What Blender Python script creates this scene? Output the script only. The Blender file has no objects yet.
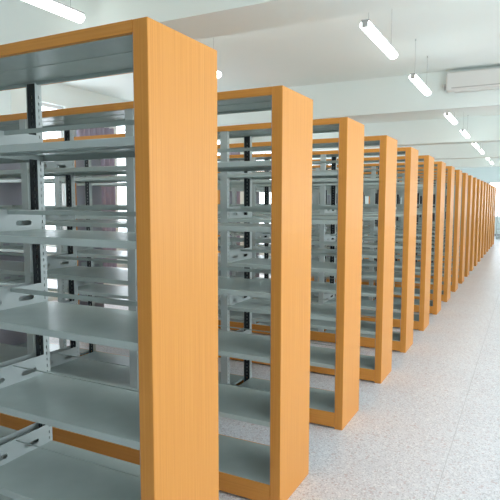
import bpy, math, random
from mathutils import Matrix, Vector
random.seed(4)
S = bpy.context.scene
COL = S.collection

# ------------------------------------------------------------------ materials
def mat(name, color=(0.8, 0.8, 0.8), rough=0.5, metal=0.0, spec=0.5):
    m = bpy.data.materials.new(name); m.use_nodes = True
    b = m.node_tree.nodes['Principled BSDF']
    b.inputs['Base Color'].default_value = (*color, 1)
    b.inputs['Roughness'].default_value = rough
    b.inputs['Metallic'].default_value = metal
    b.inputs['Specular IOR Level'].default_value = spec
    return m, m.node_tree, b

def ramp(nt, fac, stops):
    r = nt.nodes.new('ShaderNodeValToRGB')
    e = r.color_ramp.elements
    while len(e) < len(stops): e.new(0.5)
    for k, (p, c) in enumerate(stops):
        e[k].position = p; e[k].color = (*c, 1)
    nt.links.new(fac, r.inputs['Fac'])
    return r.outputs['Color']

def coords(nt, scale):
    tc = nt.nodes.new('ShaderNodeTexCoord'); mp = nt.nodes.new('ShaderNodeMapping')
    mp.inputs['Scale'].default_value = scale
    nt.links.new(tc.outputs['Object'], mp.inputs['Vector'])
    return mp.outputs['Vector']

def noise(nt, vec, scale, detail=3.0, rough=0.55):
    n = nt.nodes.new('ShaderNodeTexNoise')
    n.inputs['Scale'].default_value = scale; n.inputs['Detail'].default_value = detail
    n.inputs['Roughness'].default_value = rough
    nt.links.new(vec, n.inputs['Vector'])
    return n.outputs['Fac']

def wood(name, scale):
    m, nt, b = mat(name, rough=0.42, spec=0.35)
    fine = noise(nt, coords(nt, scale), 1.0, 4.0, 0.6)
    col = ramp(nt, fine, [(0.28, (0.685, 0.272, 0.050)), (0.45, (0.760, 0.314, 0.060)), (0.57, (0.782, 0.330, 0.066)), (0.74, (0.812, 0.362, 0.082))])
    nt.links.new(col, b.inputs['Base Color'])
    return m
M = {}
M['wood_v'] = wood('beech_laminate_upright', (150, 150, 1.6))
M['wood_h'] = wood('beech_laminate_level', (1.6, 150, 150))

m, nt, b = mat('grey_painted_steel', (0.40, 0.46, 0.44), 0.27, 0.0, 0.7); M['steel'] = m
f = noise(nt, coords(nt, (3, 3, 3)), 2.0, 2.0)
nt.links.new(ramp(nt, f, [(0.3, (0.48, 0.545, 0.52)), (0.7, (0.53, 0.60, 0.575))]), b.inputs['Base Color'])
M['steel_light'] = mat('pale_grey_painted_steel', (0.50, 0.55, 0.54), 0.4)[0]
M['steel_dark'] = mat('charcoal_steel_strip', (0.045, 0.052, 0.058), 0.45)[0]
M['near'] = mat('grey_plaster', (0.45, 0.45, 0.45), 0.85)[0]
M['side'] = mat('lavender_grey_steel', (0.42, 0.40, 0.46), 0.4)[0]
M['housing'] = mat('lamp_housing_grey', (0.45, 0.45, 0.45), 0.4)[0]
M['wire'] = mat('wire_grey', (0.42, 0.44, 0.44), 0.5)[0]
M['plastic'] = mat('cream_plastic', (0.76, 0.75, 0.72), 0.5)[0]
M['slot'] = mat('vent_slot_grey', (0.50, 0.48, 0.46), 0.6)[0]
M['curtain'] = mat('lavender_grey_cloth', (0.36, 0.32, 0.40), 0.9)[0]
M['window_frame'] = mat('white_window_frame', (0.8, 0.8, 0.8), 0.4)[0]
M['skirting'] = mat('grey_skirting', (0.45, 0.45, 0.46), 0.5)[0]

m, nt, b = mat('white_plaster', (0.76, 0.78, 0.765), 0.85, 0, 0.2); M['plaster'] = m
f = noise(nt, coords(nt, (1, 1, 1)), 0.7, 3.0)
nt.links.new(ramp(nt, f, [(0.3, (0.84, 0.915, 0.885)), (0.7, (0.87, 0.93, 0.91))]), b.inputs['Base Color'])

# terrazzo floor: pale grey ground, stone chips, saw joints
m, nt, b = mat('terrazzo', (0.7, 0.7, 0.7), 0.34, 0, 0.5); M['floor'] = m
vec = coords(nt, (1, 1, 1))
broad = noise(nt, vec, 1.3, 4.0)
base = ramp(nt, broad, [(0.3, (0.73, 0.725, 0.765)), (0.5, (0.765, 0.77, 0.81)), (0.7, (0.80, 0.815, 0.86))])
def chips(scale, lo, hi, c, prev):
    v = nt.nodes.new('ShaderNodeTexVoronoi'); v.inputs['Scale'].default_value = scale
    nt.links.new(vec, v.inputs['Vector'])
    sep = nt.nodes.new('ShaderNodeSeparateColor'); nt.links.new(v.outputs['Color'], sep.inputs[0])
    r = ramp(nt, sep.outputs[0], [(lo, (0, 0, 0)), (hi, (1, 1, 1))])
    mx = nt.nodes.new('ShaderNodeMix'); mx.data_type = 'RGBA'
    nt.links.new(r, mx.inputs[0]); nt.links.new(prev, mx.inputs[6]); mx.inputs[7].default_value = (*c, 1)
    return mx.outputs[2]
c1 = chips(150, 0.70, 0.85, (0.56, 0.55, 0.58), base)
c2 = chips(120, 0.78, 0.90, (0.90, 0.90, 0.92), c1)
c3 = chips(80, 0.92, 0.97, (0.62, 0.54, 0.56), c2)
nt.links.new(c3, b.inputs['Base Color'])
M['joint'] = mat('floor_joint_grey', (0.58, 0.57, 0.59), 0.6)[0]

m = bpy.data.materials.new('lit_tube'); m.use_nodes = True; nt = m.node_tree; nt.nodes.clear()
e = nt.nodes.new('ShaderNodeEmission'); e.inputs['Color'].default_value = (0.93, 1.0, 0.98, 1); e.inputs['Strength'].default_value = 10
o = nt.nodes.new('ShaderNodeOutputMaterial'); nt.links.new(e.outputs[0], o.inputs[0]); M['tube'] = m

m = bpy.data.materials.new('window_glass'); m.use_nodes = True; nt = m.node_tree; nt.nodes.clear()
tr = nt.nodes.new('ShaderNodeBsdfTransparent'); gl = nt.nodes.new('ShaderNodeBsdfGlossy'); gl.inputs['Roughness'].default_value = 0.02
mx = nt.nodes.new('ShaderNodeMixShader'); mx.inputs[0].default_value = 0.06
o = nt.nodes.new('ShaderNodeOutputMaterial')
nt.links.new(tr.outputs[0], mx.inputs[1]); nt.links.new(gl.outputs[0], mx.inputs[2]); nt.links.new(mx.outputs[0], o.inputs[0]); M['glass'] = m

# ------------------------------------------------------------------ mesh helpers
class MB:
    def __init__(s): s.v = []; s.f = []; s.mi = []
    def box(s, x0, x1, y0, y1, z0, z1, mi=0):
        n = len(s.v)
        s.v += [(x, y, z) for z in (z0, z1) for y in (y0, y1) for x in (x0, x1)]
        for q in ((0, 2, 3, 1), (4, 5, 7, 6), (0, 1, 5, 4), (2, 6, 7, 3), (0, 4, 6, 2), (1, 3, 7, 5)):
            s.f.append(tuple(n + i for i in q)); s.mi.append(mi)
    def cyl(s, p, q, r, n=12):
        p = Vector(p); q = Vector(q); d = (q - p).normalized()
        a = d.orthogonal().normalized(); c = d.cross(a); k = len(s.v)
        for e_ in (p, q):
            for i in range(n):
                t = 2 * math.pi * i / n
                s.v.append(tuple(e_ + a * r * math.cos(t) + c * r * math.sin(t)))
        for i in range(n):
            j = (i + 1) % n; s.f.append((k + i, k + j, k + n + j, k + n + i)); s.mi.append(0)
        s.f.append(tuple(k + i for i in reversed(range(n)))); s.f.append(tuple(k + n + i for i in range(n))); s.mi += [0, 0]
    def plate(s, us, vs, hole, t, mp):
        """thin sheet on a grid of cells, cells where hole(u, v) is true are cut out; mp(u, v, w) gives the point"""
        us = sorted(set(round(u, 6) for u in us)); vs = sorted(set(round(u, 6) for u in vs)); idx = {}
        def P(i, j, w):
            if (i, j, w) not in idx:
                idx[(i, j, w)] = len(s.v); s.v.append(mp(us[i], vs[j], t * w))
            return idx[(i, j, w)]
        nu, nv = len(us) - 1, len(vs) - 1
        ok = [[not hole((us[i] + us[i + 1]) / 2, (vs[j] + vs[j + 1]) / 2) for j in range(nv)] for i in range(nu)]
        for i in range(nu):
            for j in range(nv):
                if not ok[i][j]: continue
                s.f.append((P(i, j, 1), P(i + 1, j, 1), P(i + 1, j + 1, 1), P(i, j + 1, 1)))
                s.f.append((P(i, j, 0), P(i, j + 1, 0), P(i + 1, j + 1, 0), P(i + 1, j, 0))); s.mi += [0, 0]
                for di, dj, a, c in ((-1, 0, (i, j), (i, j + 1)), (1, 0, (i + 1, j + 1), (i + 1, j)), (0, -1, (i + 1, j), (i, j)), (0, 1, (i, j + 1), (i + 1, j + 1))):
                    ii, jj = i + di, j + dj
                    if 0 <= ii < nu and 0 <= jj < nv and ok[ii][jj]: continue
                    s.f.append((P(*a, 0), P(*c, 0), P(*c, 1), P(*a, 1))); s.mi.append(0)
    def mesh(s, name, *mats):
        me = bpy.data.meshes.new(name); me.from_pydata(s.v, [], s.f); me.update()
        for m_ in mats: me.materials.append(m_)
        for p, k in zip(me.polygons, s.mi): p.material_index = k
        import bmesh
        b_ = bmesh.new(); b_.from_mesh(me); bmesh.ops.recalc_face_normals(b_, faces=b_.faces); b_.to_mesh(me); b_.free()
        return me

def link(name, me, parent=None, loc=(0, 0, 0)):
    o_ = bpy.data.objects.new(name, me); COL.objects.link(o_); o_.location = loc
    if parent: o_.parent = parent
    return o_
def struct(name, mb, *mats, parent=None):
    o_ = link(name, mb.mesh(name, *mats), parent)
    if not parent: o_['kind'] = 'structure'
    return o_
def empty(name, loc, label, cat, group=None):
    o_ = bpy.data.objects.new(name, None); COL.objects.link(o_); o_.location = loc; o_.empty_display_size = 0.1
    o_['label'] = label; o_['category'] = cat
    if group: o_['group'] = group
    return o_
def bevel(o_, w, seg=2):
    md = o_.modifiers.new('edge', 'BEVEL'); md.width = w; md.segments = seg; md.limit_method = 'ANGLE'

# ------------------------------------------------------------------ bookcase rows
D = 0.4253           # depth of a row
H = 2.2
T = 0.0594           # thickness of a wooden end
LV = [1.837, 1.497, 1.155, 0.811, 0.465, 0.120]     # tops of the shelves
PX = [-0.972, -1.858, -2.744]                        # bay uprights
XE = -3.630                                          # inner face of the far end

def end_panel_mesh():
    m_ = MB(); m_.box(-T, 0, 0, D, 0.0, H); return m_.mesh('end_panel', M['wood_v'])
def canopy_mesh():
    m_ = MB(); a, c = XE, -T
    m_.box(a, c, 0.018, D - 0.018, 2.170, 2.186)
    m_.box(a, c, 0.200, 0.225, 2.168, 2.170)
    m_.box(a, c, 0.018, 0.030, 2.158, 2.170); m_.box(a, c, D - 0.030, D - 0.018, 2.157, 2.170)
    return m_.mesh('canopy', M['steel'])
def fascia_mesh():
    m_ = MB(); m_.box(XE, -T, 0, 0.018, 2.160, 2.199); return m_.mesh('fascia', M['wood_h'])
def kick_mesh():
    m_ = MB(); m_.box(XE, -T, 0, 0.016, 0.013, 0.119); return m_.mesh('kickboard', M['wood_h'])
def top_cover_mesh():
    m_ = MB(); m_.box(XE, -T, 0.018, D - 0.018, 2.186, 2.199); return m_.mesh('top_cover', M['wood_h'])

def shelf_mesh(w):
    """folded tray shelf, origin at the middle of its top"""
    m_ = MB(); a, c = -w / 2, w / 2; y0, y1 = 0.006, D - 0.006
    m_.box(a, c, y0 + 0.003, y1 - 0.003, -0.0015, 0)
    for e0, e1 in ((y0, y0 + 0.003), (y1, y1 - 0.003)):      # rolled nose
        n_ = len(m_.v)
        for x in (a, c): m_.v += [(x, e1, 0), (x, e1 + (e0 - e1) * 0.7, -0.0009), (x, e0, -0.003), (x, e0, -0.027), (x, e1, -0.027), (x, e1, -0.003)]
        for i in range(6):
            j = (i + 1) % 6; m_.f.append((n_ + i, n_ + j, n_ + 6 + j, n_ + 6 + i)); m_.mi.append(0)
        m_.f.append(tuple(n_ + i for i in range(6))); m_.f.append(tuple(n_ + 11 - i for i in range(6))); m_.mi += [0, 0]
    m_.box(a, c, y0 + 0.002, y0 + 0.016, -0.027, -0.0255); m_.box(a, c, y1 - 0.016, y1 - 0.002, -0.027, -0.0255)
    m_.box(a, c, D / 2 - 0.022, D / 2 + 0.022, -0.016, -0.0015)
    m_.box(a, a + 0.0015, y0 + 0.002, y1 - 0.002, -0.02, -0.0015); m_.box(c - 0.0015, c, y0 + 0.002, y1 - 0.002, -0.02, -0.0015)
    return m_.mesh('shelf', M['steel'])
def stop_mesh(w, thin=False):
    m_ = MB(); a, c = -w / 2 + 0.003, w / 2 - 0.003
    if thin:
        m_.cyl((a, D / 2, 0.083), (c, D / 2, 0.083), 0.0028, 8); return m_.mesh('book_stop', M['steel'])
    m_.box(a, c, D / 2 - 0.0012, D / 2 + 0.0012, 0.073, 0.091)
    m_.box(a, c, D / 2 + 0.0012, D / 2 + 0.007, 0.0895, 0.091); m_.box(a, c, D / 2 + 0.0012, D / 2 + 0.007, 0.073, 0.0745)
    return m_.mesh('book_stop', M['steel'])
SL = [(0.085, 0.165), (0.255, 0.337)]
def bracket_mesh():
    m_ = MB(); us = [0.036, D - 0.036]; vs = [0.0, 0.091, 0.022, 0.026, 0.040, 0.044]
    for a, c in SL: us += [a, a + 0.005, c - 0.005, c]
    def hole(u, v):
        for a, c in SL:
            if a < u < c and 0.026 < v < 0.040: return True
            if a + 0.005 < u < c - 0.005 and 0.022 < v < 0.044: return True
        return False
    m_.plate(us, vs, hole, 0.002, lambda u, v, w: (w, u, v))
    # hooks that enter the uprights, and the turned foot under the tray
    for y0, y1 in ((0.030, 0.036), (D - 0.036, D - 0.030)):
        for z in (0.012, 0.042, 0.072): m_.box(0, 0.002, y0, y1, z, z + 0.010)
    return m_.mesh('side_bracket', M['steel_light'])
def post_mesh(w):
    """channel upright, web outwards (towards -Y), slots along both flanges"""
    m_ = MB(); z0, z1 = 0.0, 2.163; d = 0.036
    zs = [z0, z1]; n = 69
    sl = [(0.055 + k * 0.030, 0.055 + k * 0.030 + 0.015) for k in range(n)]
    for a, c in sl: zs += [a, c]
    def hole(u, v):
        k = int((v - 0.055) / 0.030)
        return v > 0.055 and k < n and (v - 0.055) % 0.030 < 0.015 and 0.0155 < u < 0.0205
    m_.box(-w / 2, w / 2, 0.0, 0.0018, z0, z1)
    m_.plate([0.0018, 0.0155, 0.0205, d], zs, hole, 0.0018, lambda u, v, t: (w / 2 - 0.0018 + t, u, v))
    m_.plate([0.0018, 0.0155, 0.0205, d], zs, hole, 0.0018, lambda u, v, t: (-w / 2 + t, u, v))
    return m_.mesh('post', M['steel_light'])
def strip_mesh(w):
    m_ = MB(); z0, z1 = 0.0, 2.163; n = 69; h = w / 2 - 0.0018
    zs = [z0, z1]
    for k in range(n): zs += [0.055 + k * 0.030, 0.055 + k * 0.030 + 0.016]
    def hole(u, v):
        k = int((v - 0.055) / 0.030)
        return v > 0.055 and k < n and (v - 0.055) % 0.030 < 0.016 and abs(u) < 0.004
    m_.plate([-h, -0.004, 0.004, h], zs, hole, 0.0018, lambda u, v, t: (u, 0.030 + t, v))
    return m_.mesh('slotted_strip', M['steel_dark'])

ends = [-T] + PX + [XE]
PW = 0.058
W = 0.886 - PW - 0.004
MESH = dict(end=end_panel_mesh(), canopy=canopy_mesh(), fascia=fascia_mesh(), kick=kick_mesh(), cover=top_cover_mesh(),
            shelf=shelf_mesh(W), stop=stop_mesh(W), bracket=bracket_mesh(), post=post_mesh(PW), strip=strip_mesh(PW))
W0 = (0.972 - T - 0.003) - PW / 2 - 0.003
m_ = MB(); m_.box(0, 0.003, 0.004, D - 0.004, 0.0, 2.163); MESH['side'] = m_.mesh('side_plate', M['side'])
MESH['shelf_a'] = shelf_mesh(W0); MESH['stop_a'] = stop_mesh(W0); MESH['stop_thin'] = stop_mesh(W, True); MESH['stop_thin_a'] = stop_mesh(W0, True)

def make_bookcase(loc, label, detail):
    """detail 2: everything; 1: no brackets' twins; 0: too small in the photo to show brackets and stops"""
    t = empty('library_bookcase', loc, label, 'bookcase', 'steel bookcases with wooden ends standing in a long line')
    o_ = link('end_panel', MESH['end'], t); bevel(o_, 0.0035, 2)
    o_ = link('end_panel', MESH['end'], t, (XE, 0, 0)); bevel(o_, 0.0035, 2)
    link('canopy', MESH['canopy'], t); link('top_cover', MESH['cover'], t)
    link('fascia', MESH['fascia'], t); link('fascia', MESH['fascia'], t, (0, D - 0.018, 0))
    link('side_plate', MESH['side'], t, (-T - 0.003, 0, 0)); link('side_plate', MESH['side'], t, (XE, 0, 0))
    link('kickboard', MESH['kick'], t); link('kickboard', MESH['kick'], t, (0, D - 0.016, 0))
    for x in PX:
        for back in (0, 1):
            p = link('post', MESH['post'], t, (x, D - 0.003 if back else 0.003, 0))
            if back: p.rotation_euler.z = math.pi
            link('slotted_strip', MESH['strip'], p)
    for k in range(4):
        x1, x0 = ends[k] - (PW / 2 if k else 0.003), ends[k + 1] + (PW / 2 if k < 3 else 0.003); cx = (x0 + x1) / 2; first = k == 0
        for z in LV:
            s_ = link('shelf', MESH['shelf_a' if first else 'shelf'], t, (cx, 0, z))
            if detail and z > 0.2:
                w = (W0 if first else W)
                link('book_stop', MESH[('stop_thin' if z < 0.9 else 'stop') + ('_a' if first else '')], s_)
                link('side_bracket', MESH['bracket'], s_, (-w / 2 + 0.0, 0, 0))
                link('side_bracket', MESH['bracket'], s_, (w / 2 - 0.002, 0, 0))
    return t

SP = 1.11177
ORD = 'nearest second third fourth fifth sixth seventh eighth ninth tenth eleventh twelfth thirteenth fourteenth fifteenth sixteenth seventeenth eighteenth nineteenth farthest'.split()
DX = {0: 0.028, 1: 0.003, 2: -0.006, 3: 0.0, 4: -0.004}
DY = {0: 0.016, 1: 0.0, 2: -0.004}
for k in range(20):
    if k == 0: lab = 'nearest bookcase, its wide wooden end filling the left of the view'
    elif k == 19: lab = 'farthest bookcase of the line, its thin wooden end last before the end wall'
    elif k < 8: lab = f'{ORD[k]} bookcase from the viewer, grey steel shelves behind a tall beech end'
    else: lab = f'{ORD[k]} bookcase down the line, directly behind the {ORD[k-1]}, seen as a narrow wooden upright'
    make_bookcase((DX.get(k, 0), k * SP + DY.get(k, 0), 0), lab, 1 if k < 9 else 0)

# steel bookcase standing across the end of the aisle
def far_case():
    t = empty('steel_bookcase', (1.75, 24.5, 0), 'grey steel bookcase at the far end of the aisle, past the last wooden end', 'bookcase')
    m_ = MB(); m_.box(-0.03, 0, 0, D, 0, H); me = m_.mesh('side_panel', M['steel_light'])
    link('side_panel', me, t); link('side_panel', me, t, (-1.80, 0, 0))
    m_ = MB(); m_.box(-1.80, -0.03, 0, D, 2.165, 2.2); link('top_panel', m_.mesh('top_panel', M['steel_light']), t)
    m_ = MB(); m_.box(-1.80, -0.03, 0, 0.016, 0.0, 0.09); link('kickboard', m_.mesh('kickboard', M['steel_light']), t)
    for z in LV:
        m_ = MB(); m_.box(-1.80, -0.03, 0.004, 0.196, -0.0015, 0); m_.box(-1.80, -0.03, 0.004, 0.006, -0.035, 0)
        o_ = link('shelf', m_.mesh('shelf', M['steel_light']), t, (0, 0, z))
far_case()

# ------------------------------------------------------------------ room
X0, X1, Y0, Y1, ZC, ZB = -5.8, 3.4, -4.0, 27.0, 3.55, 3.0
m_ = MB(); m_.box(X0 - 0.2, X1 + 0.2, Y0 - 0.2, Y1 + 0.2, -0.15, 0.0); struct('floor', m_, M['floor'])
m_ = MB(); m_.box(X0 - 0.2, X1 + 0.2, Y0 - 0.2, Y1 + 0.2, ZC, ZC + 0.15); struct('ceiling', m_, M['plaster'])
for k, y in enumerate((-2.45, 2.10, 7.15, 11.9, 16.7, 21.5)):
    m_ = MB(); m_.box(X0, X1, y, y + (0.52 if k < 2 else 0.4), ZB, ZC); struct('ceiling_beam', m_, M['plaster'])
for x in (0.715,):
    m_ = MB(); m_.box(x - 0.002, x + 0.002, Y0, Y1, 0.0, 0.0004); struct('trim_1', m_, M['joint'])
m_ = MB(); m_.box(-4.35, -3.93, 2.72, 2.98, 0, ZC); struct('column_left', m_, M['plaster'])

def window_wall(name, x, sgn, wins, z0, z1):
    """wall at x with window openings; sgn: +1 outside is towards +X"""
    a, c = (x, x + 0.2) if sgn > 0 else (x - 0.2, x)
    m_ = MB(); m_.box(a, c, Y0 - 0.2, Y1 + 0.2, 0, z0); m_.box(a, c, Y0 - 0.2, Y1 + 0.2, z1, ZC)
    ys = [Y0 - 0.2] + [v for w in wins for v in w] + [Y1 + 0.2]
    for i in range(0, len(ys), 2): m_.box(a, c, ys[i], ys[i + 1], z0, z1)
    struct(name, m_, M['plaster'])
    return (a + c) / 2
wn = 0
def window_x(x, y0, y1, z0, z1):
    global wn; wn += 1
    fr = 0.05
    m_ = MB(); m_.box(x - 0.03, x + 0.03, y0, y1, z0, z0 + fr); m_.box(x - 0.03, x + 0.03, y0, y1, z1 - fr, z1)
    m_.box(x - 0.03, x + 0.03, y0, y0 + fr, z0 + fr, z1 - fr); m_.box(x - 0.03, x + 0.03, y1 - fr, y1, z0 + fr, z1 - fr)
    ym = (y0 + y1) / 2; m_.box(x - 0.03, x + 0.03, ym - 0.02, ym + 0.02, z0 + fr, z1 - fr)
    w = struct(f'window_{wn}', m_, M['window_frame'])
    m_ = MB(); m_.box(x - 0.003, x + 0.003, y0 + fr, y1 - fr, z0 + fr, z1 - fr)
    struct('window_pane', m_, M['glass'], parent=w)
    L = bpy.data.lights.new('daylight_portal', 'AREA'); L.shape = 'RECTANGLE'; L.size = (z1 - z0) ; L.size_y = (y1 - y0); L.energy = 1
    L.cycles.is_portal = True
    sgn = 1 if x > 0 else -1
    o_ = bpy.data.objects.new('daylight_portal', L); COL.objects.link(o_)
    o_.location = (x + sgn * 0.12, ym, (z0 + z1) / 2); o_.rotation_euler = (0, sgn * math.pi / 2, 0)
WL = [(0.2, 1.8), (3.4, 5.3), (6.55, 8.2), (9.0, 10.6), (12.2, 14.2), (15.4, 17.4), (18.6, 20.6), (21.8, 23.8)]
xl = window_wall('wall_left', X0, -1, WL, 0.9, 3.2)
for a, c in WL: window_x(xl, a, c, 0.9, 3.2)
WR = [(-2.6, -0.6), (0.6, 4.2), (5.4, 7.2), (9.2, 10.6), (13.2, 14.6), (17.2, 18.6), (21.6, 23.0)]  # unseen windows, placed and sized to light the wooden ends and fronts
xr = window_wall('wall_right', X1, 1, WR, 0.9, 2.7)
for a, c in WR: window_x(xr, a, c, 0.9, 2.7)
FW = (-0.6, 2.6, 0.9, 2.6)
m_ = MB(); m_.box(X0 - 0.2, X1 + 0.2, Y1, Y1 + 0.2, 0, FW[2]); m_.box(X0 - 0.2, X1 + 0.2, Y1, Y1 + 0.2, FW[3], ZC)
m_.box(X0 - 0.2, FW[0], Y1, Y1 + 0.2, FW[2], FW[3]); m_.box(FW[1], X1 + 0.2, Y1, Y1 + 0.2, FW[2], FW[3]); struct('wall_far', m_, M['plaster'])
wn += 1; m_ = MB(); a, c, b0, b1 = FW
m_.box(a, c, Y1 + 0.06, Y1 + 0.12, b0, b0 + 0.05); m_.box(a, c, Y1 + 0.06, Y1 + 0.12, b1 - 0.05, b1)
for k in range(5):
    x = a + (c - a - 0.05) * k / 4; m_.box(x, x + 0.05, Y1 + 0.06, Y1 + 0.12, b0 + 0.05, b1 - 0.05)
w_ = struct(f'window_{wn}', m_, M['window_frame'])
m_ = MB(); m_.box(a + 0.01, c - 0.01, Y1 + 0.087, Y1 + 0.093, b0 + 0.01, b1 - 0.01); struct('window_pane', m_, M['glass'], parent=w_)
m_ = MB(); m_.box(X0 - 0.2, X1 + 0.2, Y0 - 0.2, Y0, 0, ZC); struct('wall_near', m_, M['near'])  # unseen wall, toned grey to bounce less light onto the wooden fronts
m_ = MB(); m_.box(X0, X1, Y1 - 0.012, Y1, 0, 0.1); struct('baseboard_far', m_, M['skirting'])

# curtains drawn aside on the left wall
def curtain(y0, y1, label):
    m_ = MB(); n = max(12, int((y1 - y0) / 0.022)); k0 = len(m_.v)
    for side in (0, 1):
        for j, z in enumerate((0.25, 2.95)):
            for i in range(n + 1):
                y = y0 + (y1 - y0) * i / n
                x = X0 + 0.09 + 0.032 * math.sin(i * 1.15) + 0.010 * math.sin(i * 0.37) + side * 0.004
                m_.v.append((x, y, z))
    def I(s_, j, i): return k0 + (s_ * 2 + j) * (n + 1) + i
    for i in range(n):
        m_.f.append((I(1, 0, i), I(1, 0, i + 1), I(1, 1, i + 1), I(1, 1, i)))
        m_.f.append((I(0, 0, i), I(0, 1, i), I(0, 1, i + 1), I(0, 0, i + 1)))
        for j in (0, 1): m_.f.append((I(0, j, i), I(0, j, i + 1), I(1, j, i + 1), I(1, j, i)))
    for i in (0, n): m_.f.append((I(0, 0, i), I(0, 1, i), I(1, 1, i), I(1, 0, i)))
    m_.mi = [0] * len(m_.f)
    t = empty('curtain', (0, 0, 0), label, 'curtain', 'lavender curtains along the window wall')
    link('curtain_cloth', m_.mesh('curtain_cloth', M['curtain']), t)
    r = MB(); r.cyl((X0 + 0.09, y0 - 0.06, 2.97), (X0 + 0.09, y1 + 0.06, 2.97), 0.012)
    for y in (y0 - 0.04, y1 + 0.04): r.box(X0, X0 + 0.09, y - 0.006, y + 0.006, 2.962, 2.978)
    link('curtain_rod', r.mesh('curtain_rod', M['window_frame']), t)
curtain(3.45, 4.15, 'lavender grey curtain at the window edge, glimpsed at far left through the nearest shelves')
curtain(5.45, 6.4, 'lavender grey curtain between windows, glimpsed through the nearest shelves beside the wooden end')
curtain(6.75, 7.1, 'narrow lavender grey curtain glimpsed just left of the nearest wooden end')
curtain(10.65, 11.2, 'lavender grey curtain glimpsed through shelves of the second bookcase')

# air conditioner on the second beam
t = empty('air_conditioner', (0.55, 7.15, 3.2), 'pale wall air conditioner fixed to the face of a ceiling beam at upper right', 'air conditioner')
m_ = MB(); m_.box(-0.58, 0.58, -0.14, 0, 0.03, 0.30); o_ = link('body', m_.mesh('body', M['plastic']), t); bevel(o_, 0.03, 4)
m_ = MB(); m_.box(-0.50, 0.50, -0.144, -0.12, 0.060, 0.075); link('louver', m_.mesh('louver', M['slot']), t)
m_ = MB(); m_.box(-0.46, 0.50, -0.12, -0.02, 0.015, 0.031); link('base_tray', m_.mesh('base_tray', M['plastic']), t)
m_ = MB(); m_.cyl((-0.605, -0.07, 0.10), (-0.57, -0.07, 0.10), 0.045, 20); link('end_cap', m_.mesh('end_cap', M['slot']), t)
m_ = MB(); m_.cyl((-0.52, -0.07, 0.03), (-0.62, -0.07, 0.13), 0.014, 10); link('drain_pipe', m_.mesh('drain_pipe', M['plastic']), t)

# ------------------------------------------------------------------ tube lamps hung along the aisles
def lamp_meshes():
    L = 1.06; r = {}
    m_ = MB(); m_.box(-0.033, 0.033, -L / 2, L / 2, 0.028, 0.042); r['housing'] = m_.mesh('housing', M['housing'])
    m_ = MB(); n = 18; prof = []
    for i in range(n + 1):
        t_ = -0.75 + (math.pi + 1.5) * i / n; prof.append((-0.047 * math.cos(t_), 0.000 - 0.036 * math.sin(t_)))
    k0 = 0
    for y in (-L / 2 + 0.008, L / 2 - 0.008):
        for px, pz in prof: m_.v.append((px, y, pz))
    for i in range(n): m_.f.append((i, i + 1, n + 1 + i + 1, n + 1 + i))
    m_.f.append((0, n + 1, 2 * n + 1, n)); m_.f.append(tuple(range(n + 1))); m_.f.append(tuple(reversed(range(n + 1, 2 * n + 2))))
    m_.mi = [0] * len(m_.f); r['diffuser'] = m_.mesh('diffuser', M['tube'])
    m_ = MB(); m_.box(-0.026, 0.026, 0, 0.008, -0.022, 0.040); r['end_cap'] = m_.mesh('end_cap', M['housing'])
    m_ = MB(); m_.cyl((0, 0, 0), (0, 0, ZC - 3.09 - 0.042), 0.0018, 6); m_.cyl((0, 0, ZC - 3.09 - 0.062), (0, 0, ZC - 3.09 - 0.042), 0.006, 8)
    r['wire'] = m_.mesh('suspension_wire', M['wire'])
    return r
LM = lamp_meshes()
def lamp(x, y, label, group):
    t = empty('pendant_tube_lamp', (x, y, 3.09), label, 'ceiling lamp', group)
    link('housing', LM['housing'], t); link('diffuser', LM['diffuser'], t)
    link('end_cap', LM['end_cap'], t, (0, -0.532, 0)); link('end_cap', LM['end_cap'], t, (0, 0.524, 0))
    for s_ in (-0.42, 0.42): link('suspension_wire', LM['wire'], t, (0, s_, 0.042))
LY = [3.68, 5.77, 8.80, 11.20, 13.85, 15.75, 18.25, 20.75]
LW = ['largest lit tube lamp above the aisle, whole tube visible near the top', 'second lit tube lamp above the aisle, left of the air conditioner',
      'third lit tube lamp above the aisle, just past the second beam', 'fourth lit tube lamp above the aisle, against the third beam',
      'fifth lit tube lamp above the aisle, just past the third beam', 'sixth lit tube lamp above the aisle, short and small',
      'seventh lit tube lamp above the aisle, next to last in the row', 'last and smallest lit tube lamp of the row above the aisle']
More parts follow.
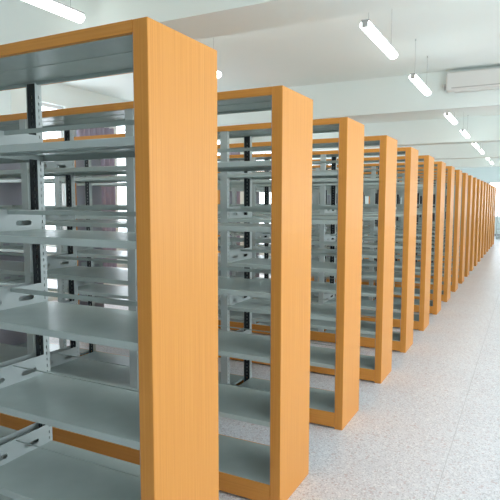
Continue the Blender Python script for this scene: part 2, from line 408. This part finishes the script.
for y, l in zip(LY, LW): lamp(-0.16, y, l, 'lit tube lamps above the aisle')
lamp(-2.15, 1.44, 'long lit tube lamp over the nearest bookcase at the top left corner', 'lit tube lamps above the bookcases')
lamp(-2.15, 3.60, 'lit tube lamp whose round end shows just right of the nearest wooden end', 'lit tube lamps above the bookcases')
for y in []: lamp(-2.15, y, 'lit tube lamp hung above the bookcases, hidden behind their tops', 'hidden tube lamps above the bookcases')
for x, ys in ((-0.16, (1.2,)), (1.9, [1.2] + LY)):  # unseen lamps, added for the light they give the near wooden ends
    for y in ys:
        lamp(x, y, 'lit tube lamp outside the picture over the open side of the aisle', 'tube lamps outside the picture')

# ------------------------------------------------------------------ daylight
w = bpy.data.worlds.new('sky'); S.world = w; w.use_nodes = True
bg = w.node_tree.nodes['Background']; bg.inputs['Color'].default_value = (0.84, 0.93, 1.0, 1); bg.inputs['Strength'].default_value = 6.5

# ------------------------------------------------------------------ camera
fl, p, r, yw, cx, cy, cz = 536.10642, 0.0898, 0.00159, 0.47635, 1.1022, -1.3677, 1.62658
f_ = Vector((-math.sin(yw) * math.cos(p), math.cos(yw) * math.cos(p), -math.sin(p)))
rt = Vector((math.cos(yw), math.sin(yw), 0)); up = rt.cross(f_)
rr = math.cos(r) * rt + math.sin(r) * up; uu = -math.sin(r) * rt + math.cos(r) * up
cam = bpy.data.cameras.new('camera'); cam.sensor_width = 36; cam.lens = fl / 500 * 36; cam.clip_start = 0.05
co = bpy.data.objects.new('camera', cam); COL.objects.link(co); S.camera = co
co.matrix_world = Matrix(((rr.x, uu.x, -f_.x, cx), (rr.y, uu.y, -f_.y, cy), (rr.z, uu.z, -f_.z, cz), (0, 0, 0, 1)))

S.view_settings.view_transform = 'Standard'; S.view_settings.look = 'None'
S.view_settings.gamma = 1; S.view_settings.use_curve_mapping = False
S.view_settings.exposure = -0.10
S.cycles.use_denoising = True
S.cycles.max_bounces = 8; S.cycles.diffuse_bounces = 5; S.cycles.caustics_reflective = False; S.cycles.caustics_refractive = False
